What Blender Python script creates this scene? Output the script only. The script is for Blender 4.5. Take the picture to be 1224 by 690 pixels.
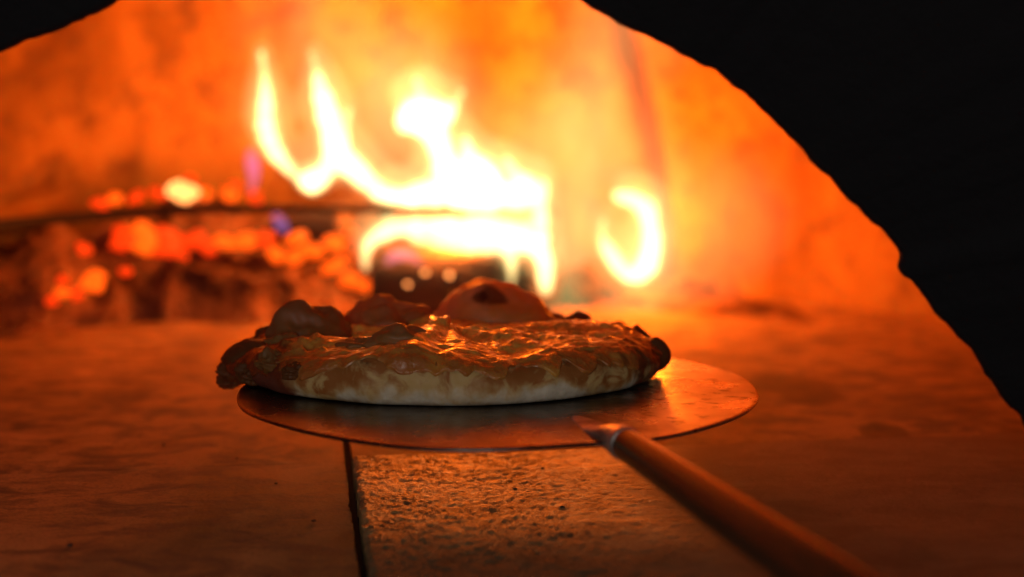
import bpy, bmesh, math, random
import numpy as np
from mathutils import Vector, Matrix, noise
random.seed(7)
PI = math.pi
for o in list(bpy.data.objects):
    bpy.data.objects.remove(o)
S = bpy.context.scene
C = S.collection

# ------------------------------------------------------------------ camera
FPX, W0, H0 = 1700.0, 1224.0, 690.0
CAM_Z, PITCH = 0.235, math.radians(7.3)
cam_d = bpy.data.cameras.new('camera')
cam = bpy.data.objects.new('camera', cam_d); C.objects.link(cam)
cam.location = (0, 0, CAM_Z)
cam.rotation_euler = (PI/2 - PITCH, 0, 0)
cam_d.sensor_width = 36.0
cam_d.lens = 36.0*FPX/W0
cam_d.clip_start, cam_d.clip_end = 0.02, 50
cam_d.dof.use_dof = True
cam_d.dof.focus_distance = 0.855
cam_d.dof.aperture_fstop = 2.8
S.camera = cam

# ------------------------------------------------------------------ world, lamps, exposure
wd = bpy.data.worlds.new('World'); S.world = wd; wd.use_nodes = True
bg = wd.node_tree.nodes['Background']
bg.inputs[0].default_value = (0.45, 0.6, 1.0, 1); bg.inputs[1].default_value = 0.006
S.view_settings.view_transform = 'Standard'
S.view_settings.look = 'None'
S.view_settings.exposure = 0; S.view_settings.gamma = 1
S.cycles.max_bounces = 8; S.cycles.diffuse_bounces = 4; S.cycles.glossy_bounces = 4
S.cycles.transparent_max_bounces = 48; S.cycles.volume_bounces = 0
S.cycles.sample_clamp_indirect = 4.0
S.cycles.use_denoising = True
try:
    S.cycles.denoiser = 'OPENIMAGEDENOISE'
except Exception:
    pass
S.cycles.caustics_reflective = False; S.cycles.caustics_refractive = False

def lamp(name, typ, loc, energy, color, radius=0.03, target=None, size=0.5):
    d = bpy.data.lights.new(name, typ); d.energy = energy; d.color = color
    if typ == 'AREA':
        d.shape = 'DISK'; d.size = size
    else:
        d.shadow_soft_size = radius
    o = bpy.data.objects.new(name, d); C.objects.link(o); o.location = loc
    if target is not None:
        o.rotation_euler = (Vector(target)-Vector(loc)).to_track_quat('-Z', 'Y').to_euler()
    return o

def ray(px, py):
    dx, dy = (px-W0/2)/FPX, (H0/2-py)/FPX
    s, c = math.sin(PITCH), math.cos(PITCH)
    return Vector((dx, c+dy*s, -s+dy*c))
def at(px, py, Y):                       # the point of the place seen at a photo pixel, at a given distance
    d = ray(px, py); return Vector((0, 0, CAM_Z)) + d*(Y/d.y)
def on_z(px, py, z=0.0):                 # the same on a level of height z
    d = ray(px, py); return Vector((0, 0, CAM_Z)) + d*((z-CAM_Z)/d.z)

FIRE = (1.0, 0.140, 0.0015)
FIRE_Y = 1.62
lamp('flame_light', 'POINT', at(585, 245, FIRE_Y), 2.0, FIRE, 0.03)
lamp('flame_light', 'POINT', at(520, 128, FIRE_Y), 6.0, FIRE, 0.025)
lamp('flame_light', 'POINT', at(545, 280, FIRE_Y-0.02), 12.0, FIRE, 0.03)
lamp('flame_light', 'POINT', at(392, 165, FIRE_Y), 1.3, FIRE, 0.02)
lamp('flame_light', 'POINT', at(768, 262, FIRE_Y+0.02), 6.0, FIRE, 0.02)
lamp('room_light', 'AREA', (-0.12, -0.25, 0.30), 2.3, (1.0, 0.90, 0.82), target=(0, 0.85, 0.09), size=0.4)

# ------------------------------------------------------------------ node helpers
class NT:
    def __init__(self, name):
        self.m = bpy.data.materials.new(name); self.m.use_nodes = True
        self.t = self.m.node_tree; self.n = self.t.nodes; self.n.clear()
        self.out = self.add('ShaderNodeOutputMaterial')
    def add(self, typ, **kw):
        n = self.n.new(typ)
        for k, v in kw.items(): setattr(n, k, v)
        return n
    def link(self, a, b): self.t.links.new(a, b)
    def setin(self, n, k, v):
        if hasattr(v, 'is_output'): self.link(v, n.inputs[k])
        else: n.inputs[k].default_value = v
    def coord(self, kind='Object'):
        return self.add('ShaderNodeTexCoord').outputs[kind]
    def mapping(self, vec, scale=(1, 1, 1), loc=(0, 0, 0)):
        n = self.add('ShaderNodeMapping'); self.link(vec, n.inputs[0])
        n.inputs['Scale'].default_value = scale; n.inputs['Location'].default_value = loc
        return n.outputs[0]
    def noise(self, vec, scale, detail=4, rough=0.55, dist=0.0):
        n = self.add('ShaderNodeTexNoise'); self.link(vec, n.inputs['Vector'])
        n.inputs['Scale'].default_value = scale; n.inputs['Detail'].default_value = detail
        n.inputs['Roughness'].default_value = rough; n.inputs['Distortion'].default_value = dist
        return n.outputs['Fac']
    def voronoi(self, vec, scale, feature='F1'):
        n = self.add('ShaderNodeTexVoronoi', feature=feature); self.link(vec, n.inputs['Vector'])
        n.inputs['Scale'].default_value = scale
        return n.outputs['Distance']
    def ramp(self, fac, stops):
        n = self.add('ShaderNodeValToRGB'); self.link(fac, n.inputs[0])
        e = n.color_ramp.elements
        while len(e) < len(stops): e.new(0.5)
        for el, (p, c) in zip(e, stops):
            el.position = p
            el.color = (c, c, c, 1) if isinstance(c, (int, float)) else (*c, 1)
        return n.outputs[0]
    def mix(self, fac, a, b, blend='MIX'):
        n = self.add('ShaderNodeMix', data_type='RGBA', blend_type=blend)
        self.setin(n, 0, fac)
        for i, v in ((6, a), (7, b)):
            if isinstance(v, tuple): v = (*v, 1) if len(v) == 3 else v
            self.setin(n, i, v)
        return n.outputs[2]
    def math(self, op, a, b=0.0, clamp=False):
        n = self.add('ShaderNodeMath', operation=op, use_clamp=clamp)
        self.setin(n, 0, a); self.setin(n, 1, b); return n.outputs[0]
    def sep(self, vec):
        n = self.add('ShaderNodeSeparateXYZ'); self.link(vec, n.inputs[0]); return n.outputs
    def maprange(self, v, a, b, c=0.0, d=1.0):
        n = self.add('ShaderNodeMapRange'); n.interpolation_type = 'SMOOTHSTEP'
        self.setin(n, 0, v)
        for i, x in enumerate((a, b, c, d)): n.inputs[i+1].default_value = x
        return n.outputs[0]
    def bump(self, h, strength=0.5, dist=0.002, normal=None):
        n = self.add('ShaderNodeBump'); self.link(h, n.inputs['Height'])
        n.inputs['Strength'].default_value = strength; n.inputs['Distance'].default_value = dist
        if normal is not None: self.link(normal, n.inputs['Normal'])
        return n.outputs[0]
    def attr(self, name):
        return self.add('ShaderNodeAttribute', attribute_name=name).outputs['Fac']
    def spot(self, vec, centre, r, jitter=0.0, scale=60):   # 1 inside an uneven blotch around a point
        n = self.add('ShaderNodeVectorMath', operation='DISTANCE')
        self.link(vec, n.inputs[0]); n.inputs[1].default_value = centre
        d = n.outputs['Value']
        if jitter:
            d = self.math('ADD', d, self.math('MULTIPLY', self.math('SUBTRACT', self.noise(vec, scale, 3), 0.5), jitter))
        return self.maprange(d, r, r*0.55)
    def thin(self, col, nb):          # a hollow, thin skin of dough that lets light through
        m = self.principled(col, .55, normal=nb, spec=.4, coat=.18, coat_rough=.3)
        tl = self.add('ShaderNodeBsdfTranslucent')
        self.link(self.mix(1.0, col, (1.0, .76, .36), 'MULTIPLY'), tl.inputs[0]); self.link(nb, tl.inputs['Normal'])
        mx = self.add('ShaderNodeMixShader'); mx.inputs[0].default_value = .5
        self.link(self.p.outputs[0], mx.inputs[1]); self.link(tl.outputs[0], mx.inputs[2]); self.link(mx.outputs[0], self.out.inputs['Surface'])
        return m
    def spot2(self, vec, centre, r):
        n = self.add('ShaderNodeVectorMath', operation='DISTANCE')
        self.link(vec, n.inputs[0]); n.inputs[1].default_value = centre
        return self.maprange(n.outputs['Value'], r, 0.0)
    def principled(self, color, rough=0.6, metallic=0.0, normal=None, spec=0.5, coat=0.0, coat_rough=0.1, sss=0.0, sss_r=(1, .5, .25), sss_s=0.004):
        p = self.add('ShaderNodeBsdfPrincipled')
        if isinstance(color, tuple): color = (*color, 1)
        self.setin(p, 'Base Color', color); self.setin(p, 'Roughness', rough); self.setin(p, 'Metallic', metallic)
        self.setin(p, 'Specular IOR Level', spec)
        self.setin(p, 'Coat Weight', coat); p.inputs['Coat Roughness'].default_value = coat_rough
        if sss:
            p.inputs['Subsurface Weight'].default_value = sss
            p.inputs['Subsurface Radius'].default_value = sss_r
            p.inputs['Subsurface Scale'].default_value = sss_s
        if normal is not None: self.link(normal, p.inputs['Normal'])
        self.link(p.outputs[0], self.out.inputs['Surface'])
        self.p = p
        return self.m

# ------------------------------------------------------------------ materials
def mat_tile(name, rough_grain, base, smudges=()):
    t = NT(name); g = t.add('ShaderNodeNewGeometry').outputs['Position']
    big = t.noise(t.mapping(g, (1.6, .7, 1)), 6, 6, .62, .6); mid = t.noise(t.mapping(g, (1, 1.6, 1)), 24, 6, .68, .5); fine = t.noise(g, 420, 3, .6)
    col = t.mix(t.ramp(big, [(.35, 0.0), (.68, 1.0)]), tuple(b*1.25 for b in base), tuple(b*.55 for b in base))
    col = t.mix(t.ramp(mid, [(.38, .8), (.56, 0.0)]), col, (.07, .05, .04))
    col = t.mix(t.ramp(fine, [(.3, .5), (.5, 0.0)]), col, (.10, .07, .05))
    pits = t.voronoi(g, 95); pm = t.math('MULTIPLY', t.ramp(pits, [(.10, 1.0), (.2, 0.0)]), t.ramp(t.noise(g, 13, 2), [(.5, 0.0), (.62, 1.0)]))
    col = t.mix(t.math('MULTIPLY', pm, .5), col, (.05, .035, .028))
    for (c, r) in smudges:
        col = t.mix(t.math('MULTIPLY', t.spot(t.mapping(g, (1, .55, 1), (0, 0, 0)), (c[0], c[1]*.55, 0), r, .07, 30), .55), col, (.03, .02, .015))
    if rough_grain:                    # light falloff painted in: pale by the peel, darker and duller right and front
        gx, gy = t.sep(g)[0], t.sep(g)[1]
        shade_wear = t.math('MAXIMUM', t.maprange(t.math('ADD', gx, t.math('MULTIPLY', mid, .10)), .10, .19), t.maprange(t.math('ADD', gy, t.math('MULTIPLY', big, .10)), .84, .74))
        col = t.mix(shade_wear, col, t.mix(t.ramp(mid, [(.3, 0.0), (.7, 1.0)]), (.17, .10, .05), (.26, .16, .08)))
    gr = t.noise(g, 520, 4, .7); gr2 = t.noise(g, 230, 4, .65)
    h = t.math('ADD', t.math('MULTIPLY', gr, .5), gr2)
    h = t.math('SUBTRACT', h, t.math('MULTIPLY', pm, .5))
    if rough_grain:                    # worn smooth towards the middle of the oven mouth
        sx = t.sep(g)[0]
        h = t.math('MULTIPLY', h, t.maprange(t.math('ADD', sx, t.math('MULTIPLY', mid, .12)), .17, .04, .22, 1.0))
    n = t.bump(h, .9 if rough_grain else .35, .0030 if rough_grain else .0014)
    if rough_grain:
        unshaded = t.math('SUBTRACT', 1.0, shade_wear)
        return t.principled(col, t.math('SUBTRACT', .86, t.math('MULTIPLY', unshaded, .28)), normal=n, spec=t.math('ADD', .10, t.math('MULTIPLY', unshaded, .22)))
    return t.principled(col, t.ramp(mid, [(.3, .75), (.7, .92)]), normal=n, spec=.10)
sm1 = on_z(955, 464); sm2 = on_z(1050, 517); sm3 = on_z(150, 560)
M = {}
M['tile'] = mat_tile('firebrick_tile', False, (.34, .195, .075), [((sm1.x, sm1.y), .045), ((sm2.x, sm2.y), .02)])
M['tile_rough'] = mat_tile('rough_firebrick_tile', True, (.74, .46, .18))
t = NT('joint_sand'); M['joint'] = t.principled((.03, .022, .018), .95)
t = NT('dome_plaster'); g = t.coord('Object')
a = t.noise(t.mapping(g, (1, 1, .45)), 7, 6, .6, .4); b = t.noise(g, 28, 5, .65); f = t.noise(g, 130, 3, .6)
col = t.mix(t.ramp(a, [(.32, 0.0), (.66, 1.0)]), (.385, .205, .036), (.14, .065, .012))
col = t.mix(t.ramp(b, [(.34, .7), (.52, 0.0)]), col, (.08, .04, .02))
col = t.mix(t.attr('groove'), col, (.07, .03, .014))
M['dome'] = t.principled(col, .85, normal=t.bump(t.math('ADD', b, t.math('MULTIPLY', f, .3)), .6, .006), spec=.2)
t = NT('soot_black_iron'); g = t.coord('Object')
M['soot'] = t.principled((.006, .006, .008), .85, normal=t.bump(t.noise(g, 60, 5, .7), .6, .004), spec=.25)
# crust
def dough(name, char_spot=None, toast=0.0):
    t = NT(name); g = t.coord('Object'); z = t.sep(g)[2]; x = t.sep(g)[0]
    n1 = t.noise(g, 42, 4, .6, .6); n2 = t.noise(g, 160, 4, .6); n3 = t.noise(t.mapping(g, (1, 1, .8)), 70, 3, .6)
    col = t.mix(t.ramp(n2, [(.35, 0.0), (.65, 1.0)]), (.74, .64, .50), (.60, .50, .37))
    if char_spot is None:
        n0 = t.noise(t.mapping(g, (1, 1, .9), (.3, .2, .1)), 26, 3, .55, .3); n4 = t.noise(t.mapping(g, (1, 1, 1), (.7, .1, .4)), 48, 4, .6, .8)
        zz = t.math('ADD', z, t.math('MULTIPLY', t.math('SUBTRACT', n0, .5), .042))
        zz = t.math('ADD', zz, t.math('MULTIPLY', t.math('SUBTRACT', n3, .5), .020))
        col = t.mix(t.math('MULTIPLY', t.maprange(zz, .002, .012), .85), col, (.60, .37, .11))
        pb = t.math('MULTIPLY', t.maprange(zz, .005, .015), t.ramp(n4, [(.42, .05), (.54, 1.0)]))
        col = t.mix(pb, col, (.36, .125, .028))
        col = t.mix(t.math('MULTIPLY', t.maprange(zz, .019, .028), t.ramp(n1, [(.5, 0.0), (.62, .9)])), col, (.08, .022, .008))
        low = t.math('MULTIPLY', t.maprange(z, .0055, .0015), t.ramp(n1, [(.48, 0.0), (.6, .75)]))
        col = t.mix(low, col, (.30, .16, .06))
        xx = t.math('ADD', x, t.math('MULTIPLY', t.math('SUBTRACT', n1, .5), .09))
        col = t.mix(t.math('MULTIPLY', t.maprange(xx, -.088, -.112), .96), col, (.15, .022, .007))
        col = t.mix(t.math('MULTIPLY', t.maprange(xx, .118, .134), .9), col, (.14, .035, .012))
    else:
        col = t.mix(t.ramp(n1, [(.3, .6), (.7, 1.0)]), col, (.74, .40, .06))
        col = t.mix(toast, col, (.20, .06, .02))
        for c, r in char_spot:
            col = t.mix(t.math('MULTIPLY', t.spot(g, c, r, .010, 90), .8), col, (.06, .02, .008))
    nb = t.bump(t.math('ADD', t.math('MULTIPLY', n1, .7), t.math('MULTIPLY', n2, .4)), .5, .0022)
    return t.principled(col, t.ramp(n2, [(.3, .5), (.7, .75)]), normal=nb, spec=.3, sss=.25 if char_spot is None else 0, sss_s=.004) if char_spot is None else t.thin(col, nb)
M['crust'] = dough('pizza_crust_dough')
t = NT('browned_cheese'); g = t.coord('Object'); x = t.sep(g)[0]
n1 = t.noise(g, 55, 4, .62, .8); n2 = t.noise(g, 210, 4, .65, .3); v = t.voronoi(g, 150)
col = t.mix(t.ramp(n1, [(.36, 0.0), (.62, 1.0)]), (.90, .50, .09), (.68, .25, .042))
col = t.mix(t.ramp(n2, [(.52, 0.0), (.70, .75)]), col, (.32, .085, .02))
col = t.mix(t.math('MULTIPLY', t.ramp(n1, [(.66, 0.0), (.76, 1.0)]), .8), col, (.06, .016, .008))
ss = t.attr('rim')
col = t.mix(t.math('MULTIPLY', ss, t.ramp(t.noise(g, 38, 3, .6), [(.30, .35), (.55, 1.0)])), col, (.46, .15, .032))
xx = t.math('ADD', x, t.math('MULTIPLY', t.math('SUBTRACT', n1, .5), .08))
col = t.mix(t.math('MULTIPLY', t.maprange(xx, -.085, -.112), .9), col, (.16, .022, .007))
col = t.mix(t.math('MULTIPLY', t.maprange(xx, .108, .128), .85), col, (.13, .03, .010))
h = t.math('ADD', t.math('ADD', t.math('MULTIPLY', n2, .6), t.math('MULTIPLY', v, .8)), t.math('MULTIPLY', t.noise(g, 480, 3, .6), .35))
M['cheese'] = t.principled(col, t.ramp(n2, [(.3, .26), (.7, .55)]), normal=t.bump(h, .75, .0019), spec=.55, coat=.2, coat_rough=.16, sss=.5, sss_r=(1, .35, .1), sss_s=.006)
# peel
t = NT('worn_aluminium'); g = t.coord('Object')
sc = t.noise(t.mapping(g, (1, 14, 1)), 40, 4, .6); bl = t.noise(g, 22, 5, .6); sp = t.noise(g, 75, 4, .6)
col = t.mix(t.ramp(bl, [(.35, 0.0), (.65, 1.0)]), (.56, .51, .46), (.34, .30, .27))
col = t.mix(t.ramp(sp, [(.56, 0.0), (.66, .9)]), col, (.05, .03, .02))
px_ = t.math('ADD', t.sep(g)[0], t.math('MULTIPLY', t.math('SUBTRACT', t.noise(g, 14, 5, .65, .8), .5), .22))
col = t.mix(t.math('MULTIPLY', t.maprange(px_, .085, .045), .80), col, (.07, .055, .05))  # shade around the pizza painted into the colour, right end left clean
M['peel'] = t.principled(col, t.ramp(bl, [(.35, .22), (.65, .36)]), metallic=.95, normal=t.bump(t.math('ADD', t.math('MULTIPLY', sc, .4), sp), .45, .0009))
t = NT('dull_steel'); g = t.coord('Object'); bl = t.noise(g, 60, 5, .65)
M['steel'] = t.principled(t.mix(t.ramp(bl, [(.4, 0.0), (.65, 1.0)]), (.50, .46, .44), (.24, .21, .19)), t.ramp(bl, [(.3, .36), (.7, .52)]), metallic=.8, normal=t.bump(bl, .25, .0006))
t = NT('dark_handle'); g = t.coord('Object')
w = t.noise(t.mapping(g, (60, 60, 4)), 1.5, 4, .6)
M['handle'] = t.principled(t.mix(w, (.055, .026, .013), (.03, .015, .008)), t.ramp(w, [(.3, .16), (.7, .24)]), spec=.55)
t = NT('black_iron'); M['iron'] = t.principled((.02, .016, .014), .7, metallic=.2)
# fire stuff
t = NT('charred_wood'); g = t.coord('Object')
n1 = t.noise(t.mapping(g, (1, 5, 5)), 18, 5, .6); v = t.voronoi(t.mapping(g, (.6, 1, 1)), 60, 'DISTANCE_TO_EDGE')
M['char'] = t.principled(t.mix(n1, (.018, .013, .012), (.07, .045, .035)), .85, normal=t.bump(t.math('ADD', n1, v), .9, .006))
t = NT('wood_ash'); g = t.coord('Object')
n1 = t.noise(g, 14, 6, .65); n2 = t.noise(g, 70, 4, .6)
col = t.mix(t.ramp(n1, [(.35, 0.0), (.65, 1.0)]), (.26, .13, .055), (.055, .025, .013))
M['ash'] = t.principled(t.mix(t.ramp(n2, [(.35, .6), (.55, 0.0)]), col, (.03, .02, .018)), .95, normal=t.bump(t.math('ADD', n1, n2), .8, .012), spec=.1)
def ember_mat(name, hot, cold, strength):
    t = NT(name); g = t.coord('Object')
    n1 = t.noise(g, 35, 4, .65, .5)
    p = t.principled((.03, .018, .014), .9)
    t.setin(t.p, 'Emission Color', t.mix(t.ramp(n1, [(.40, 0.0), (.66, 1.0)]), cold, hot))
    t.setin(t.p, 'Emission Strength', t.math('MULTIPLY', t.ramp(n1, [(.36, .06), (.62, 1.0)]), strength))
    return p
M['ember_red'] = ember_mat('red_hot_ember', (1.0, .055, .003), (.8, .015, .0), 2.6)
M['ember_orange'] = ember_mat('orange_hot_ember', (1.0, .14, .006), (1.0, .04, .0), 3.2)
M['ember_white'] = ember_mat('yellow_hot_ember', (1.0, .42, .12), (1.0, .2, .03), 6.0)
def flame_mat(name, color, dens, skin=0.03):
    t = NT(name)
    e = t.add('ShaderNodeEmission'); e.inputs[0].default_value = (*color, 1); e.inputs[1].default_value = dens
    t.link(e.outputs[0], t.out.inputs['Volume'])
    tr = t.add('ShaderNodeBsdfTransparent'); s = t.add('ShaderNodeEmission')
    s.inputs[0].default_value = (*color, 1); s.inputs[1].default_value = skin
    ad = t.add('ShaderNodeAddShader'); t.link(tr.outputs[0], ad.inputs[0]); t.link(s.outputs[0], ad.inputs[1])
    t.link(ad.outputs[0], t.out.inputs['Surface'])
    t.m.cycles.emission_sampling = 'NONE'
    return t.m
M['flame'] = flame_mat('white_hot_flame', (1.0, .70, .25), 150, .006)
M['sheath'] = flame_mat('yellow_flame_sheath', (1.0, .80, .30), 22, .002)
M['outer_sheath'] = flame_mat('faint_flame_sheath', (1.0, .86, .30), 6, .001)
M['flame_yellow'] = flame_mat('yellow_flame', (1.0, .60, .18), 60)
M['flame_violet'] = flame_mat('violet_flame', (.62, .30, 1.0), 18, .005)

# ------------------------------------------------------------------ mesh helpers
def link_mesh(name, verts, faces, mat, parent=None, smooth=True):
    me = bpy.data.meshes.new(name)
    me.from_pydata([tuple(v) for v in verts], [], faces); me.update()
    if smooth: me.polygons.foreach_set('use_smooth', [True]*len(me.polygons))
    if mat is not None: me.materials.append(mat)
    o = bpy.data.objects.new(name, me); C.objects.link(o)
    if parent is not None: o.parent = parent
    return o
def link_bm(name, bm, mat, parent=None, smooth=True):
    me = bpy.data.meshes.new(name); bm.to_mesh(me); bm.free()
    if smooth: me.polygons.foreach_set('use_smooth', [True]*len(me.polygons))
    me.materials.append(mat)
    o = bpy.data.objects.new(name, me); C.objects.link(o)
    if parent is not None: o.parent = parent
    return o
def tag(o, label=None, cat=None, group=None, kind=None):
    if label: o['label'] = label
    if cat: o['category'] = cat
    if group: o['group'] = group
    if kind: o['kind'] = kind
    return o
def empty(name, loc, label, cat, group=None):
    o = bpy.data.objects.new(name, None); C.objects.link(o); o.location = loc
    o.empty_display_size = 0.02
    return tag(o, label, cat, group)
def catmull(pts, n):
    P = [Vector(p) for p in pts]; P = [2*P[0]-P[1]] + P + [2*P[-1]-P[-2]]
    out = []; segs = len(P)-3
    for i in range(n):
        u = i/(n-1)*segs; k = min(int(u), segs-1); f = u-k
        a, b, c, d = P[k:k+4]
        out.append(.5*((2*b)+(-a+c)*f+(2*a-5*b+4*c-d)*f*f+(-a+3*b-3*c+d)*f**3))
    return out
def tube(pts, rads, ns=14, squash=1.0):
    """closed tube through pts; returns verts, faces"""
    P = [Vector(p) for p in pts]; V = []; F = []; n = len(P)
    prev = None
    for i in range(n):
        t_ = (P[min(i+1, n-1)]-P[max(i-1, 0)]).normalized()
        if prev is None:
            up = Vector((0, 1, 0)) if abs(t_.y) < .9 else Vector((1, 0, 0))
            prev = (up - t_*up.dot(t_)).normalized()
        else:
            prev = (prev - t_*prev.dot(t_)).normalized()
        b = t_.cross(prev)
        for k in range(ns):
            a_ = 2*PI*k/ns
            V.append(P[i] + (prev*math.cos(a_)*squash + b*math.sin(a_))*rads[i])
    for i in range(n-1):
        for k in range(ns):
            F.append((i*ns+k, i*ns+(k+1) % ns, (i+1)*ns+(k+1) % ns, (i+1)*ns+k))
    F.append(tuple(range(ns))[::-1]); F.append(tuple(range((n-1)*ns, n*ns)))
    return V, F
def blob(centre, r, seed, amp=.25, freq=1.0, sub=3):
    bm = bmesh.new(); bmesh.ops.create_icosphere(bm, subdivisions=sub, radius=1)
    off = Vector((seed*3.1, seed*1.7, seed*.9))
    for v in bm.verts:
        d = 1+amp*noise.noise(v.co*freq+off)+amp*.4*noise.noise(v.co*freq*2.7+off)
        v.co = Vector((v.co.x*r[0]*d, v.co.y*r[1]*d, v.co.z*r[2]*d)) + Vector(centre)
    return bm

# ------------------------------------------------------------------ the setting: floor of fire-clay tiles
ANG = math.atan2(249, FPX)                    # the joints run 8 degrees off the view direction
corner = on_z(417, 552)
TS, GAP = 0.47, 0.0032
floor = link_mesh('oven_floor', [(-1.6, .1, -.012), (1.6, .1, -.012), (1.6, 2.4, -.012), (-1.6, 2.4, -.012)], [(0, 1, 2, 3)], M['joint'], smooth=False)
tag(floor, 'oven floor of large fire-clay tiles dusted with ash', 'floor', kind='structure')
rot = Matrix.Rotation(ANG, 4, 'Z')
XS = [-1.26, -.63, 0.0, .68, 1.36, 2.0]
def tile(i, j):
    rough = (i == 0 and j == -1)
    top = 0.0045 if rough else 0.0
    ox, oy = i*TS, j*TS
    nx, ny = (280, 240) if rough else ((90, 90) if j == -1 and i == -1 else (26, 26))
    half = GAP*.85
    wy = .0004 if i == -1 else .0001 if not (j == -1 and i == 0) else .0012
    V, F = [], []
    x0, x1, y0, y1 = XS[i+2]+(half if i == 0 else .0005), XS[i+3]-(half if i == -1 else .0005), oy+wy, oy+TS-wy
    seed = i*13.7+j*7.9
    for b in range(ny+1):
        for a_ in range(nx+1):
            # denser towards the far edge and the left joint, where the picture shows them
            u, v = (a_/nx)**1.35, 1-(1-b/ny)**1.35
            x, y = x0+(x1-x0)*u, y0+(y1-y0)*v
            e = min(u*(x1-x0), (1-u)*(x1-x0), v*(y1-y0), (1-v)*(y1-y0)) if rough else (1-u)*(x1-x0)
            p = Vector((x*40+seed, y*40, seed)) if rough else Vector((x*40, y*40, 1.5))
            z = top + .0010*noise.noise(p*.35)
            wob = .0014*noise.noise(Vector((x*55, y*55, seed+3)))+.0008*noise.noise(Vector((x*190, y*190, seed)))
            ew = .004 if rough else .0012
            if e < ew and (rough or (i == -1 and u > .5)):
                z -= (1-e/ew)**2*(.0024 if rough else .0004)*(1+1.2*noise.noise(p*3))
            if rough:
                z += (.0006*noise.noise(p*4)+.0006*noise.noise(p*9)+.0006*noise.noise(p*17))*max(.12, 1-max(0, (x-.10)/.13))
            if a_ in (0, nx) and j == -1 and i in (0, -1): x += wob
            if b in (0, ny) and rough: y += wob
            w = rot @ Vector((x, y, 0))
            V.append((corner.x+w.x, corner.y+w.y, z))
    for b in range(ny):
        for a_ in range(nx):
            k = b*(nx+1)+a_; F.append((k, k+1, k+nx+2, k+nx+1))
    ring = [a_ for a_ in range(nx+1)] + [b*(nx+1)+nx for b in range(1, ny+1)] + [ny*(nx+1)+a_ for a_ in range(nx-1, -1, -1)] + [b*(nx+1) for b in range(ny-1, 0, -1)]
    m = len(ring); s = len(V)
    for k in ring: V.append(V[k])
    for k in ring: V.append((V[k][0], V[k][1], -.0115))
    for q in range(m): F.append((s+q, s+m+q, s+m+(q+1) % m, s+(q+1) % m))
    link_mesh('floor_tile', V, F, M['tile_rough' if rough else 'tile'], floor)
for i in range(-2, 3):
    for j in range(-2, 3):
        tile(i, j)

# ------------------------------------------------------------------ the dome
DC = Vector((-0.06, 1.16, 0)); DR, DH = 0.668, 0.52
MOUTH_Y, MOUTH_T = 0.75, 0.27  # mouth deepened out of sight to keep bounced light off the front floor
def dome():
    V, F, G = [], [], []
    nt, nz = 420, 90
    t0, t1 = math.radians(-52), math.radians(232)
    crack = [(740, 20), (757, 80), (772, 140), (784, 205), (791, 265), (795, 335)]
    for b in range(nz+1):
        ph = (b/nz)*PI/2
        r = DR*math.cos(ph)**.62; z = DH*math.sin(ph)**.95
        for a_ in range(nt+1):
            th = t0+(t1-t0)*a_/nt
            p = Vector((math.cos(th)*r, math.sin(th)*r, z))
            q = p*6
            n = p.normalized()
            d = .012*noise.noise(q*.6)+.004*noise.noise(q*2.2)
            V.append(p+n*d); G.append(0.0)
    for b in range(nz):
        for a_ in range(nt):
            k = b*(nt+1)+a_
            F.append((k, k+nt+1, k+nt+2, k+1))
    V = [v+DC for v in V]
    # the seam: a shallow groove down the plaster
    line = catmull([(x, y, 0) for x, y in crack], 60)
    for i, v in enumerate(V):
        if v.y < 1.3: continue
        d = v-Vector((0, 0, CAM_Z))
        s, c = math.sin(PITCH), math.cos(PITCH)
        f = d.y*c-d.z*s; u = d.y*s+d.z*c
        py = H0/2-u/f*FPX; px = W0/2+d.x/f*FPX
        if py < -60 or py > 340: continue
        best = min(abs(px-l.x) for l in line if abs(l.y-py) < 14) if any(abs(l.y-py) < 14 for l in line) else 999
        g = math.exp(-(best/11.0)**2)
        if g > .02:
            G[i] = g
            V[i] = v + (v-DC).normalized()*.010*g
    keep = [f for f in F if min(V[k].y for k in f) > MOUTH_Y+MOUTH_T-.01]
    o = link_mesh('oven_dome', V, keep, M['dome'])
    at_ = o.data.attributes.new('groove', 'FLOAT', 'POINT')
    at_.data.foreach_set('value', G)
    tag(o, 'plastered oven dome glowing orange round the fire', 'oven dome', kind='structure')
dome()

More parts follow.
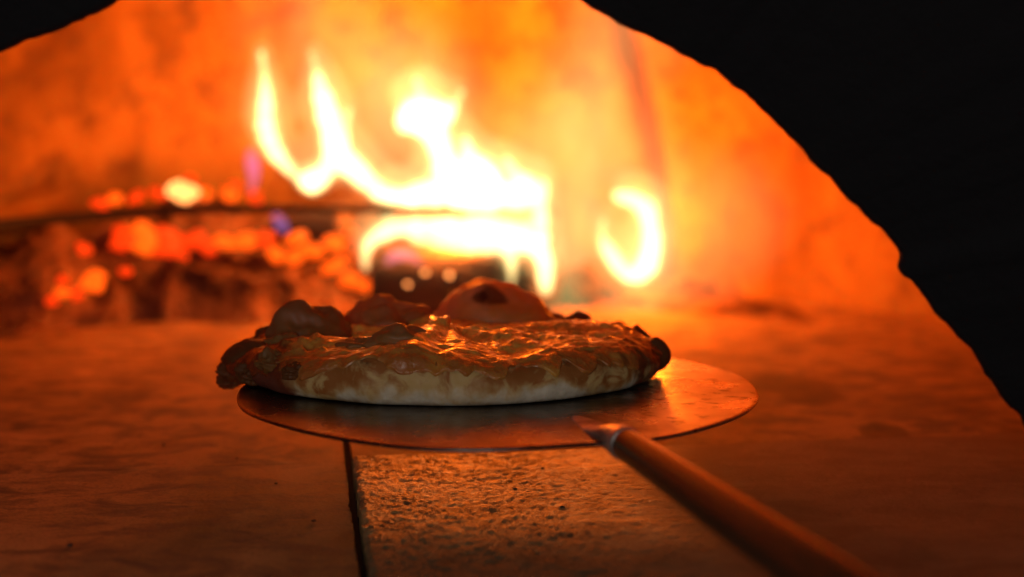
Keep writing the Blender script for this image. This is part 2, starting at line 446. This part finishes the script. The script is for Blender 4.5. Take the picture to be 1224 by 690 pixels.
# the black mouth arch: an outline traced round the opening, widening inwards
def mouth():
    right = [(1300, 660), (1262, 580), (1224, 506), (1200, 476), (1165, 425), (1130, 386), (1106, 357), (1088, 338), (1074, 318), (1077, 300), (1062, 282), (1040, 264), (1012, 236), (985, 206), (952, 172), (920, 140), (886, 110), (850, 84), (806, 60), (760, 38), (722, 17), (690, -2)]
    top = [(600, -45), (500, -66), (400, -66), (300, -50), (215, -24)]
    left = [(150, 0), (110, 18), (70, 35), (35, 49), (0, 62), (-60, 92), (-130, 140), (-200, 210), (-260, 300), (-300, 400), (-330, 560), (-340, 700)]
    P = [at(x, y, MOUTH_Y) for x, y in right+top+left]
    P = catmull(P, 260)
    P = [p + Vector((.0022*noise.noise(p*60)+.0012*noise.noise(p*170), 0, .0022*noise.noise(p*60+Vector((9, 9, 9)))+.0012*noise.noise(p*170+Vector((4, 0, 7))))) for p in P]
    P[0].z = P[-1].z = -.011
    cx = Vector((-.02, MOUTH_Y, .1))
    def ring(scale, y):
        return [Vector((cx.x+(p.x-cx.x)*scale, y, max(-.011, cx.z+(p.z-cx.z)*scale))) for p in P]
    # inside far, inside near (small chamfer), front, front outer, back outer, back
    rings = [ring(1.42, MOUTH_Y+MOUTH_T), ring(1.015, MOUTH_Y+.012), ring(1.0, MOUTH_Y+.002), ring(1.012, MOUTH_Y-.004)]
    outer = []
    for p in P:
        d = (p-cx); d.y = 0; d.normalize()
        k = 1.15
        outer.append(Vector((cx.x+d.x*k, MOUTH_Y-.004, max(-.011, cx.z+d.z*k))))
    rings += [outer, [Vector((p.x, MOUTH_Y+MOUTH_T, p.z)) for p in outer]]
    V = [v for r in rings for v in r]; n = len(P); F = []
    m = len(rings)
    for r in range(m):
        r2 = (r+1) % m
        for k in range(n-1):
            F.append((r*n+k, r2*n+k, r2*n+k+1, r*n+k+1))
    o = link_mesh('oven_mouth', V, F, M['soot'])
    tag(o, 'soot-black arched oven mouth with a chipped edge', 'oven mouth', kind='structure')
mouth()

# ------------------------------------------------------------------ the fire
def smooth_remesh(o, voxel, it=3):
    m = o.modifiers.new('remesh', 'REMESH'); m.mode = 'VOXEL'; m.voxel_size = voxel; m.use_smooth_shade = True
    s = o.modifiers.new('smooth', 'SMOOTH'); s.iterations = it; s.factor = .5
    dg = bpy.context.evaluated_depsgraph_get()
    me = bpy.data.meshes.new_from_object(o.evaluated_get(dg))
    o.modifiers.clear(); old = o.data; o.data = me
    me.name = o.name; bpy.data.meshes.remove(old)
def flame(strokes, label, mat='flame', Y=FIRE_Y, voxel=.0024, wob=.12, name='flame', squash=1.0, group=None, it=3, sheath=True):
    """strokes: list of [(px, py, half width in photo pixels, depth offset)]"""
    V, F = [], []; store = []
    sheath = sheath and mat == 'flame'
    for si, st in enumerate(strokes):
        pts = [at(s[0], s[1], Y+(s[3] if len(s) > 3 else 0)) for s in st]
        k = Y/FPX
        n = 10*len(st)
        full = catmull(pts, n); rr = catmull([(s[2]*k, 0, 0) for s in st], n)
        rad = [max(.0006, r.x*(1+wob*noise.noise(Vector((i*.35, si*7.1, len(st)))))) for i, r in enumerate(rr)]
        store.append(list(zip(full, rad)))
        v, f = tube(full, rad, 16, squash)
        b = len(V); V += v; F += [tuple(x+b for x in q) for q in f]
    o = link_mesh(name, V, F, M[mat])
    smooth_remesh(o, voxel, it)
    for v in o.data.vertices:                      # torn, uneven outline
        q = Vector((v.co.x*38, v.co.y*38, v.co.z*20))
        v.co += v.normal*(.0026*noise.noise(q)+.0016*noise.noise(q*2.6)+.0006)
    if sheath:
        for mul, add, up, m_, vox in ((1.25, .003, .003, 'sheath', .0045), (1.8, .010, .014, 'outer_sheath', .008)):
            V, F = [], []
            for st in store:
                P = [p+Vector((0, 0, up)) for p, rr in st]
                v, f = tube(P, [rr*mul+add for p, rr in st], 16)
                b = len(V); V += v; F += [tuple(x+b for x in q) for q in f]
            sh = link_mesh('flame_sheath', V, F, M[m_], o)
            smooth_remesh(sh, vox, 8)
    return tag(o, label, 'flame', group)
flame([[(312, 62, 3.2), (316, 90, 4), (318, 112, 8), (318, 145, 10.5), (325, 175, 10), (340, 196, 7), (356, 212, 5), (370, 220, 6)],
       [(356, 214, 8), (373, 216, 15), (388, 206, 10), (400, 190, 12), (418, 198, 14), (440, 218, 11), (466, 236, 9), (500, 240, 7)],
       [(372, 62, 3.2), (378, 84, 4), (383, 102, 8), (389, 125, 11), (395, 150, 13), (402, 180, 15), (410, 200, 10)],
       [(418, 130, 3.2), (412, 155, 4), (410, 180, 8)]],
      'white-hot flame with two thin upright tongues joined at a round knot', wob=.3)
flame([[(476, 152, 8), (492, 142, 18), (512, 138, 19), (530, 136, 15), (546, 122, 4), (552, 108, 3.2)],
       [(500, 130, 12), (502, 112, 5), (497, 92, 3.2)],
       [(512, 145, 18), (526, 175, 14), (536, 205, 17), (548, 232, 16)],
       [(556, 160, 3.2), (560, 184, 10), (570, 208, 22), (582, 232, 22)],
       [(448, 232, 6), (490, 234, 10), (530, 230, 16), (580, 232, 20), (622, 234, 15), (650, 240, 9)],
       [(604, 186, 3.2), (614, 206, 6), (628, 224, 12), (644, 238, 12)],
       [(652, 212, 3.2), (648, 232, 7), (646, 262, 8), (648, 290, 9)]],
      'tallest white flame mass rising from the middle of the burning log', wob=.3)
flame([[(437, 324, 3), (437, 302, 6), (446, 285, 8), (475, 274, 10), (520, 273, 12), (570, 277, 14), (610, 285, 15), (638, 294, 13), (650, 312, 10), (652, 336, 8), (653, 350, 4)],
       [(490, 284, 6), (530, 290, 8), (570, 292, 10), (606, 298, 9), (611, 322, 5), (611, 342, 3)],
       [(460, 262, 3.2), (480, 268, 5), (520, 268, 8)], [(560, 262, 3.4), (590, 268, 8), (620, 276, 9), (640, 268, 3)]],
      'flat white flame sheet licking along the top of the dark log', Y=FIRE_Y-.045, wob=.25)
flame([[(732, 232, 3.4), (744, 236, 7), (760, 240, 9), (772, 252, 10), (778, 275, 10), (778, 300, 11), (768, 324, 12), (752, 328, 9), (737, 314, 8), (725, 296, 7), (720, 280, 4), (722, 262, 3.2)],
       [(775, 280, 8), (783, 258, 4), (782, 236, 3.2)]],
      'separate curled flame beside the small charred lump', Y=FIRE_Y+.05, wob=.25)
flame([[(300, 232, 3.4), (303, 214, 6), (302, 196, 8), (299, 178, 3)]], 'small violet flame at the foot of the thin tongue', 'flame_violet', Y=FIRE_Y+.01, voxel=.0025)
flame([[(328, 256, 3.4), (337, 268, 7), (344, 278, 4)]], 'tiny violet flame flickering just below the rod', 'flame_violet', Y=FIRE_Y-.12, voxel=.002)
flame([[(462, 316, 3.4), (472, 306, 7), (490, 306, 6), (505, 318, 3.4)]], 'small violet flame creeping over the dark log face', 'flame_violet', Y=FIRE_Y-.10, voxel=.002)
def veil():
    """thin burning gas over the whole fire: one soft body whose glow swells and thins in upright streaks"""
    c = at(600, 160, 1.66)
    bm = bmesh.new(); bmesh.ops.create_icosphere(bm, subdivisions=4, radius=1)
    for v in bm.verts:
        v.co = Vector((v.co.x*.39, v.co.y*.12, v.co.z*.29))+c
    t = NT('burning_gas'); g = t.coord('Object')
    total = None
    flat = t.mapping(g, (1, .0, 1), (0, 1.66, 0))
    for (px, py, rp, amp) in [(700, 285, 195, 1.75), (545, 215, 165, 1.0), (465, 110, 130, 1.45), (345, 130, 95, .40), (370, 10, 120, .85), (705, 130, 120, .9), (850, 270, 120, .8), (750, 20, 110, .75), (765, 375, 160, 1.35)]:  # lowest swell stands in for the pale flare over the floor
        p = at(px, py, 1.66); p.y = 1.66
        q = t.math('MULTIPLY', t.spot2(flat, p, rp*1.66/FPX), amp)
        total = q if total is None else t.math('ADD', total, q)
    n = t.noise(t.mapping(g, (1, .6, .4)), 16, 3, .6, .5)
    total = t.math('MULTIPLY', total, t.ramp(n, [(.36, .35), (.66, 1.25)]))
    e = t.add('ShaderNodeEmission'); e.inputs[0].default_value = (1.0, .82, .28, 1)
    t.link(t.math('MULTIPLY', total, 1.8), e.inputs[1]); t.link(e.outputs[0], t.out.inputs['Volume'])
    tr = t.add('ShaderNodeBsdfTransparent'); s_ = t.add('ShaderNodeEmission'); s_.inputs[0].default_value = (1, .5, .1, 1); s_.inputs[1].default_value = .0005
    ad = t.add('ShaderNodeAddShader'); t.link(tr.outputs[0], ad.inputs[0]); t.link(s_.outputs[0], ad.inputs[1]); t.link(ad.outputs[0], t.out.inputs['Surface'])
    t.m.cycles.emission_sampling = 'NONE'
    o = link_bm('burning_gas', bm, t.m)
    tag(o, 'thin pale yellow sheet of burning gas hanging over the whole fire', 'fire glow', kind='stuff')
veil()

# logs
def split_log(L, w, h, seed, loc, rz, ry=0.0, label='', n=36):
    V, F = [], []
    prof = [(-.5, -.45), (-.1, -.5), (.4, -.46), (.52, -.1), (.42, .34), (.12, .52), (-.3, .46), (-.5, .1)]
    P = catmull([(a_, b, 0) for a_, b in prof+prof[:1]], 33)[:-1]
    k = len(P)
    for i in range(n+1):
        x = (i/n-.5)*L
        end = 1-.10*max(0, abs(i/n-.5)*2-.85)/.15
        for p in P:
            q = Vector((x*8, p.x*2, p.y*2+seed))
            d = 1+.10*noise.noise(q)+.07*noise.noise(q*3.1)
            V.append(Vector((x+.006*noise.noise(Vector((p.x*4, p.y*4, seed+i//n))), p.x*w*d*end, p.y*h*d*end)))
    for i in range(n):
        for j in range(k):
            F.append((i*k+j, i*k+(j+1) % k, (i+1)*k+(j+1) % k, (i+1)*k+j))
    F.append(tuple(range(k))[::-1]); F.append(tuple(range(n*k, (n+1)*k)))
    o = link_mesh('firewood_log', V, F, M['char'])
    o.location = loc; o.rotation_euler = (0, ry, rz)
    return tag(o, label, 'log')
LY = 1.60
p0 = on_z(528, 365)
zt = at(528, 300, LY-.02).z
split_log(.145, .08, zt+.004, 2, Vector((at(525, 330, LY).x, LY+.01, zt/2)), math.radians(-6), label='dark split log with flames running along its top edge')
split_log(.11, .06, .06, 5, Vector((at(628, 330, LY).x, LY+.035, .035)), math.radians(68), label='charred log end poking out beyond the dark split log')
split_log(.20, .07, .065, 8, Vector((at(560, 260, 1.7).x, 1.70, .10)), math.radians(15), math.radians(8), label='burning log half hidden behind the white flames')
split_log(.16, .05, .05, 11, Vector((at(350, 280, 1.68).x, 1.68, .085)), math.radians(-25), math.radians(-12), label='charred branch piece lying on the glowing heap')

# ash heap, one continuous mound
def mound(name, px0, px1, Y, depth, hfun, seed, mat, n=(90, 40), zjit=.006):
    x0, x1 = at(px0, 340, Y).x, at(px1, 340, Y).x
    V, F = [], []
    for j in range(n[1]+1):
        v = j/n[1]
        for i in range(n[0]+1):
            u = i/n[0]
            prof = (max(0, math.sin(PI*v)))**.8
            e = (max(0, math.sin(PI*u)))**.35
            q = Vector((u*9+seed, v*4, seed))
            h = hfun(u)*prof*e*(1+.35*noise.noise(q)+.2*noise.noise(q*2.7)) + zjit*noise.noise(q*6)*prof
            x = x0+(x1-x0)*u
            yc = min(Y, DC.y+math.sqrt(max(.03, .585**2-(x-DC.x)**2)))      # follows the round wall
            V.append((x, yc-depth/2+depth*v+.02*noise.noise(q*1.3), max(h, 0)+.001))
    for j in range(n[1]):
        for i in range(n[0]):
            k = j*(n[0]+1)+i; F.append((k, k+1, k+n[0]+2, k+n[0]+1))
    return link_mesh(name, V, F, mat)
def bumpf(pts):
    xs, ys = zip(*pts)
    return lambda u: float(np.interp(u, xs, ys))
m1 = mound('ash_heap', 20, 480, 1.625, .17, bumpf([(0, .02), (.15, .045), (.35, .068), (.5, .070), (.65, .064), (.8, .05), (1, .025)]), 3, M['ash'])
tag(m1, 'low grey ash heap in front of the glowing coals', 'ash', kind='stuff')
m2 = mound('ash_heap', 640, 930, 1.74, .13, bumpf([(0, .03), (.2, .04), (.4, .02), (.7, .016), (1, .006)]), 9, M['ash'])
tag(m2, 'thin ash drift against the dome beneath the curled flame', 'ash', kind='stuff')
m3 = mound('coal_bed', -90, 560, 1.70, .15, bumpf([(0, .10), (.1, .11), (.2, .07), (.35, .10), (.5, .12), (.65, .11), (.8, .09), (1, .05)]), 15, M['ash'], zjit=.02)  # left end raised to stand dark where the wall lies in shade
tag(m3, 'dark coal bed under the embers', 'coal bed', kind='stuff')

# embers and coals, each one its own
shapes = {}
def coal_mesh(k, mat):
    key = (k, mat)
    if key not in shapes:
        bm = blob((0, 0, 0), (1, .85, .8), 20+k*2.3, .55, 1.3, 2)
        me = bpy.data.meshes.new('ember'); bm.to_mesh(me); bm.free()
        me.polygons.foreach_set('use_smooth', [False]*len(me.polygons))
        me.materials.append(M[mat]); shapes[key] = me
    return shapes[key]
def coal(px, py, r, Y, mat, label, group, name='ember', cat='ember'):
    o = bpy.data.objects.new(name, coal_mesh(random.randrange(5), mat)); C.objects.link(o)
    o.location = at(px, py, Y)
    s = r*Y/FPX
    o.scale = (s*random.uniform(.9, 1.3), s, s*random.uniform(.75, 1.05))
    o.rotation_euler = (random.uniform(-.4, .4), random.uniform(-.4, .4), random.uniform(0, 6))
    return tag(o, label, cat, group)
GA, GB, GC = 'glowing coals behind the rod', 'glowing coals below the rod', 'glowing coals at the far end of the ash heap'
for (x, y, r, m) in [(120, 243, 9, 'ember_red'), (138, 238, 10, 'ember_orange'), (163, 236, 10, 'ember_red'), (190, 232, 9, 'ember_red'),
                     (245, 233, 12, 'ember_orange'), (275, 233, 11, 'ember_orange'), (282, 222, 8, 'ember_red'),
                     (228, 214, 7, 'ember_red'), (305, 236, 10, 'ember_red')]:
    coal(x, y, r, 1.66-.16*max(0, (230-x)/230), m, 'red-orange coal in the row glowing just above the rod', GA)
coal(218, 230, 17, 1.62, 'ember_white', 'brightest yellow-orange coal, standing above the rod', None)
for (x, y, r, m) in [(148, 285, 19, 'ember_red'), (168, 282, 22, 'ember_orange'), (194, 286, 22, 'ember_red'), (205, 300, 13, 'ember_red'),
                     (178, 298, 12, 'ember_orange'), (225, 290, 12, 'ember_red'), (248, 296, 12, 'ember_red'), (235, 282, 10, 'ember_red'), (270, 290, 12, 'ember_orange'),
                     (296, 288, 13, 'ember_orange'), (318, 286, 11, 'ember_red'), (355, 285, 13, 'ember_orange'), (375, 300, 14, 'ember_orange'), (352, 308, 12, 'ember_orange'),
                     (398, 290, 12, 'ember_orange'), (400, 318, 12, 'ember_orange'), (420, 280, 10, 'ember_red'), (330, 304, 13, 'ember_orange'), (218, 308, 9, 'ember_red'), (418, 335, 14, 'ember_orange'), (440, 345, 12, 'ember_orange')]:
    coal(x, y, r, 1.61-.12*max(0, (230-x)/230), m, 'orange coal in the glowing band just below the rod', GB)
for (x, y, r, m) in [(112, 336, 15, 'ember_orange'), (100, 298, 9, 'ember_red'), (75, 335, 8, 'ember_red'), (76, 350, 8, 'ember_orange'), (62, 360, 7, 'ember_red'), (92, 351, 9, 'ember_red'), (150, 325, 8, 'ember_red')]:
    coal(x, y, r, 1.485, m, 'small red coal glowing at the dim end of the ash heap', GC)
for (x, y, r) in [(487, 340, 3.2), (508, 326, 4.2), (537, 329, 4.0)]:
    coal(x, y, r, 1.545, 'ember_white', 'bright spark glowing on the face of the dark split log', 'sparks on the log face', 'spark', 'spark')
M['dull'] = ember_mat('dull_firelit_coal', (1.0, .12, .004), (.6, .05, .0), .45)  # dull emission stands in for firelight on the charcoal lumps
for (x, y, r, l) in [(700, 335, 28, 'largest charcoal lump beside the curled flame'), (728, 343, 15, 'smaller charcoal lump leaning on the largest one'), (826, 343, 13, 'charcoal lump a little way past the curled flame'), (845, 345, 12, 'round charcoal lump next to the ash drift'), (876, 352, 6, 'tiny charcoal crumb at the end of the ash drift')]:
    coal(x, y, r, 1.68, 'dull', l, None, 'charcoal_lump', 'charcoal')

# the rod across the fire
pts = [at(-330, 300, 1.10), at(-120, 280, 1.25), at(0, 269, 1.34), at(130, 257, 1.42), at(250, 250, 1.47), at(400, 250, 1.51), at(552, 253, 1.55)]
full = catmull(pts, 60)
v, f = tube(full, [.0066-.0030*i/59 for i in range(60)], 12)
tag(link_mesh('fire_poker', v, f, M['iron']), 'long thin dark iron rod lying across the glowing coals', 'poker')

# ------------------------------------------------------------------ the peel
HP = 0.06                                    # held this high above the tiles
pe_front = on_z(600, 533, HP).y
PR = 0.163
PC = Vector((on_z(595, 470, HP).x, pe_front+PR, HP))
peel = empty('pizza_peel', PC, 'round metal pizza peel with long handle held under the pizza', 'pizza peel')
def blade():
    V, F = [], []
    nt = 160
    rs = [(0, 0), (.3, 0), (.6, 0), (.8, 0), (.92, 0), (.98, 0), (.988, 0), (.994, -.0002), (.998, -.0006), (1.0, -.0012), (.998, -.0020), (.985, -.0024), (.6, -.0024), (0, -.0024)]
    for (r, z) in rs:
        for k in range(nt):
            th = 2*PI*k/nt
            rr = PR*r*(1+.008*noise.noise(Vector((math.cos(th)*2, math.sin(th)*2, 0))))
            x, y = math.cos(th)*rr, math.sin(th)*rr
            zz = z-.0011+.0012*noise.noise(Vector((x*14, y*14, 2)))*r
            V.append((x, y, zz))
    for i in range(len(rs)-1):
        for k in range(nt):
            F.append((i*nt+k, (i+1)*nt+k, (i+1)*nt+(k+1) % nt, i*nt+(k+1) % nt))
    return link_mesh('blade', V, F, M['peel'], peel)
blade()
HZ = HP+.0050
T0 = on_z(722, 513, HP+.001); E0 = at(984, 692, .535)
d = (E0-T0); LH = d.length; d.normalize()
stn = [(.014, .0060), (.022, .0084), (.042, .0087), (.08, .0094), (LH, .0118), (LH+.15, .0130), (LH+.4, .0135)]
full = [T0+d*(.014+(LH+.386)*(i/150)**1.6) for i in range(151)]
rad = [float(np.interp((p-T0).dot(d), [a for a, b in stn], [b for a, b in stn])) for p in full]
v, f = tube([p-PC for p in full], rad, 24)
link_mesh('handle', v, f, M['handle'], peel)
# flared metal neck: flat where it is welded to the blade, round where the handle enters it
sec = [(-.046, .0015, .0004), (-.040, .0042, .0008), (-.028, .0068, .0014), (-.014, .0088, .0022), (-.002, .0097, .0036), (.008, .0097, .0054), (.018, .0094, .0078), (.027, .0094, .0092), (.0315, .0094, .0094), (.0330, .0088, .0088)]
side = d.cross(Vector((0, 0, 1))).normalized(); up = side.cross(d).normalized()
V, F = [], []; NS = 24
sec = [(p.x, p.y, p.z) for p in catmull(sec, 46)]
for k_, hw, hh in sec:
    c = T0+d*k_
    flat = max(0, min(1, (.012-k_)/.02)); c.z = c.z*(1-flat)+(HP-.0013)*flat
    for q in range(NS):
        a = 2*PI*q/NS
        V.append(c-PC+side*(math.cos(a)*hw)+up*(math.sin(a)*hh))
for i in range(len(sec)-1):
    for q in range(NS): F.append((i*NS+q, i*NS+(q+1) % NS, (i+1)*NS+(q+1) % NS, (i+1)*NS+q))
F.append(tuple(range(NS))[::-1]); F.append(tuple(range((len(sec)-1)*NS, len(sec)*NS)))
link_mesh('neck', V, F, M['steel'], peel)

# ------------------------------------------------------------------ the pizza
pcx = on_z(530, 450, HP+.015).x
front = on_z(540, 487, HP).y
RX, RY = .1395, .118
ZC = Vector((pcx*1.0, front+RY, HP-.0009))
pizza = empty('pizza', ZC, 'freshly baked cheese pizza with puffed browned crust on the peel', 'pizza')
def N(x, y, z=0.0): return noise.noise(Vector((x, y, z)))
PROF = [(0, .0), (.5, .0), (.86, .0), (.955, .03), (.992, .20), (1.0, .42), (.99, .63), (.955, .80), (.90, .91), (.83, .965), (.74, .98), (.62, 1.0), (.45, 1.03), (.25, 1.04), (0, 1.04)]
PCUR = catmull([(a, b, 0) for a, b in PROF], 221)
def prof(s):
    u = max(0, min(1, s))*(len(PCUR)-1); k = min(int(u), len(PCUR)-2); f = u-k
    return PCUR[k]*(1-f)+PCUR[k+1]*f
def height(th):
    h = .0265-.0020*math.sin(th)                       # lower at the back, higher in front
    h += .0030*N(math.cos(th)*2.2+4, math.sin(th)*2.2)+.0022*N(math.cos(th)*6, math.sin(th)*6, 3)
    h += .0070*math.exp(-((th-math.radians(258))/.20)**2)   # swollen lip near the middle of the front
    h -= .004*math.exp(-((th-math.radians(292))/.16)**2)
    h -= .006*math.exp(-((th-math.radians(192))/.25)**2)
    return h
def surf(th, s):
    p = prof(s); th = th % (2*PI)
    c, sn = math.cos(th), math.sin(th)
    k = 1+.022*N(c*1.6, sn*1.6, 7)+.014*N(c*5, sn*5, 1)+.006*N(c*14, sn*14, 2)
    k += .055*math.exp(-((th-math.radians(194))/.10)**2)*max(0, 1-abs(p.y-.25)*1.2)  # a torn pointed lip at one end
    k -= .03*math.exp(-((th-math.radians(8))/.2)**2)
    rr = p.x*k
    h = height(th)
    x, y, z = c*RX*rr, sn*RY*rr, p.y*h
    e = min(1, s*4)
    z += e*p.y*(.0022*N(x*30, y*30, 8)+.0011*N(x*55, y*55, z*45)+.0006*N(x*130, y*130, 5))
    left = math.exp(-((th-math.radians(190))/.45)**2)
    g = (.0018+.003*left)*N(x*60+3, y*60, z*60)+.0008*N(x*150, y*150, z*150)
    edge = max(0, 1-abs(p.y-.5)*1.7)*(p.x > .8)
    return Vector((x+c*g*edge, y+sn*g*edge, z))
def shell(name, mat, s_of, nt, ns, off_of, centre=True, close=None):
    V, F = [], []
    for i in range(ns+1):
        for k in range(nt):
            th = 2*PI*k/nt
            s = s_of(th, i/ns)
            p = surf(th, s)
            if off_of is not None:
                e = 1e-3
                a_ = surf(th+.01, s)-surf(th-.01, s); b = surf(th, min(1, s+.006))-surf(th, max(0, s-.006))
                n = a_.cross(b)
                n = n.normalized() if n.length > 1e-12 else Vector((0, 0, 1))
                p = p+n*off_of(th, s, i/ns, p)
            V.append(p)
    for i in range(ns):
        for k in range(nt):
            F.append((i*nt+k, i*nt+(k+1) % nt, (i+1)*nt+(k+1) % nt, (i+1)*nt+k))
    return link_mesh(name, V, F, mat, pizza)
shell('crust', M['crust'], lambda th, u: .05+u*.93, 300, 110, None)
def s_drip(th, u):
    c, sn = math.cos(th), math.sin(th)
    end = .445+.07*N(c*5, sn*5, 11)+.15*N(c*9, sn*9, 4)+.06*N(c*22, sn*22, 8)
    end -= .09*math.exp(-((th-math.radians(205))/.3)**2)
    end -= .05*math.exp(-((th-math.radians(352))/.25)**2)
    return max(.27, end)*(1-u)+.985*u
def cheese_off(th, s, u, p):
    d = noise.voronoi(p*95)[0]
    b = (.0036*max(0, N(p.x*30, p.y*30, 2)-.10)+.0021*max(0, N(p.x*62+9, p.y*62, 6)-.12)+.0021*max(0, N(p.x*140+9, p.y*140, 3)-.1))*(1+1.6*max(0, min(1, (-p.x-.045)/.05)))*(1 if s > .6 else .35)
    b += .0014*max(0, .55-d[0])+.0005*abs(N(p.x*70, p.y*70, p.z*70))
    b += .0022*N(p.x*150, p.y*150, p.z*150)*(.5 if s < .6 else .4)
    e = min(1, u/.04)
    return -.0009+e*(.0016+b)
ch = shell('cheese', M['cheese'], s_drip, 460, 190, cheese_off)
rim = []
for i in range(191):
    for kk in range(460):
        s_ = s_drip(2*PI*kk/460, i/190)
        rim.append(max(0, min(1, (.68-s_)/.10)))
ch.data.attributes.new('rim', 'FLOAT', 'POINT').data.foreach_set('value', rim)
# puffed bubbles and folds
def bubble(px, py, Y, r, seed, mat, name='crust_bubble', amp=.10, flat=.0):
    c = at(px, py, Y)-ZC
    bm = blob((0, 0, 0), r, seed, amp, 1.3, 5)
    for v_ in bm.verts:
        if v_.co.z > 0:
            q = v_.co*55
            v_.co.z = (v_.co.z/r[2])**1.6*r[2]+min(1, r[2]/.02)**1.5*(.0015*noise.noise(q)+.0009*noise.noise(q*2.4)+.0005*noise.noise(q*5))
    o = link_bm(name, bm, mat, pizza); o.location = c
    return o
k = 1.0/FPX
big = dough('charred_bubble_dough', [((0.002, -.018, .0225), .0125), ((-.008, -.020, .021), .008)], .2)
b1 = bubble(587, 388, 1.02, (.047, .036, .034), 1, big, amp=.16); b1['label'] = 'big smooth bubble with a black scorch mark'
d2 = dough('toasted_bubble_dough', [], .55)
b2 = bubble(468, 389, .985, (.030, .022, .019), 2, d2, amp=.3)
d3 = dough('dark_bubble_dough', [], .7)
b3 = bubble(369, 400, .935, (.027, .022, .0225), 3, d3, amp=.26)
d4 = dough('burnt_edge_dough', [], .93)
bubble(303, 428, .915, (.020, .018, .0125), 4, d4, amp=.10)
bubble(476, 409, .868, (.0220, .015, .0110), 5, d2, amp=.25)
bubble(432, 414, .872, (.0150, .012, .0065), 6, d2, amp=.35)
bubble(724, 398, 1.0, (.017, .012, .0075), 7, d3, amp=.3)
bubble(760, 403, .965, (.0095, .008, .007), 8, d4, amp=.2)
bubble(740, 394, .98, (.007, .008, .0060), 9, d4, amp=.2)
bubble(783, 423, .93, (.0110, .011, .0115), 10, d4, amp=.08)
bubble(655, 388, 1.03, (.020, .012, .009), 11, d3, amp=.3)
for bx, by, bY, br, sd in [(279, 442, .92, .0085, 21), (273, 455, .925, .0062, 22), (300, 447, .885, .0080, 23), (325, 432, .868, .0085, 24), (352, 444, .850, .0060, 25), (318, 404, .955, .0085, 26), (405, 398, .95, .0090, 27), (690, 384, 1.02, .0080, 28)]:
    bubble(bx, by, bY, (br*1.25, br, br*.85), sd, d4 if sd not in (24, 27) else d3, amp=.4)
bubble(340, 410, .90, (.012, .010, .007), 12, d2, amp=.35)

# ------------------------------------------------------------------ crumbs of charcoal on the tiles
for i, (px, py, r) in enumerate([(1112, 560, 4), (822, 536, 3), (832, 538, 3.5), (1014, 597, 4), (972, 613, 4.5), (84, 652, 5), (375, 623, 4), (330, 578, 3), (616, 585, 3), (672, 607, 4), (580, 600, 2.5), (648, 560, 2.5), (196, 532, 3.5), (283, 548, 2.5), (1020, 660, 3)]):
    c = on_z(px, py, .0045 if 425 < px < 700 else .001)
    bm = blob((0, 0, 0), (1, .8, .5), i+40, .5, 1.5, 2)
    s = r*.5*c.y/FPX*1.0
    for v in bm.verts: v.co *= s*1.6
    o = link_bm('charcoal_crumb', bm, M['char'])
    o.location = c+Vector((0, 0, s*.3))
    where = ('on the smooth tile beside the peel handle' if px > 700 else 'on the rough tile in front of the peel' if px > 425 else 'on the smooth tile across the black joint')
    tag(o, 'tiny black charcoal crumb lying '+where, 'crumb', 'charcoal crumbs '+where)
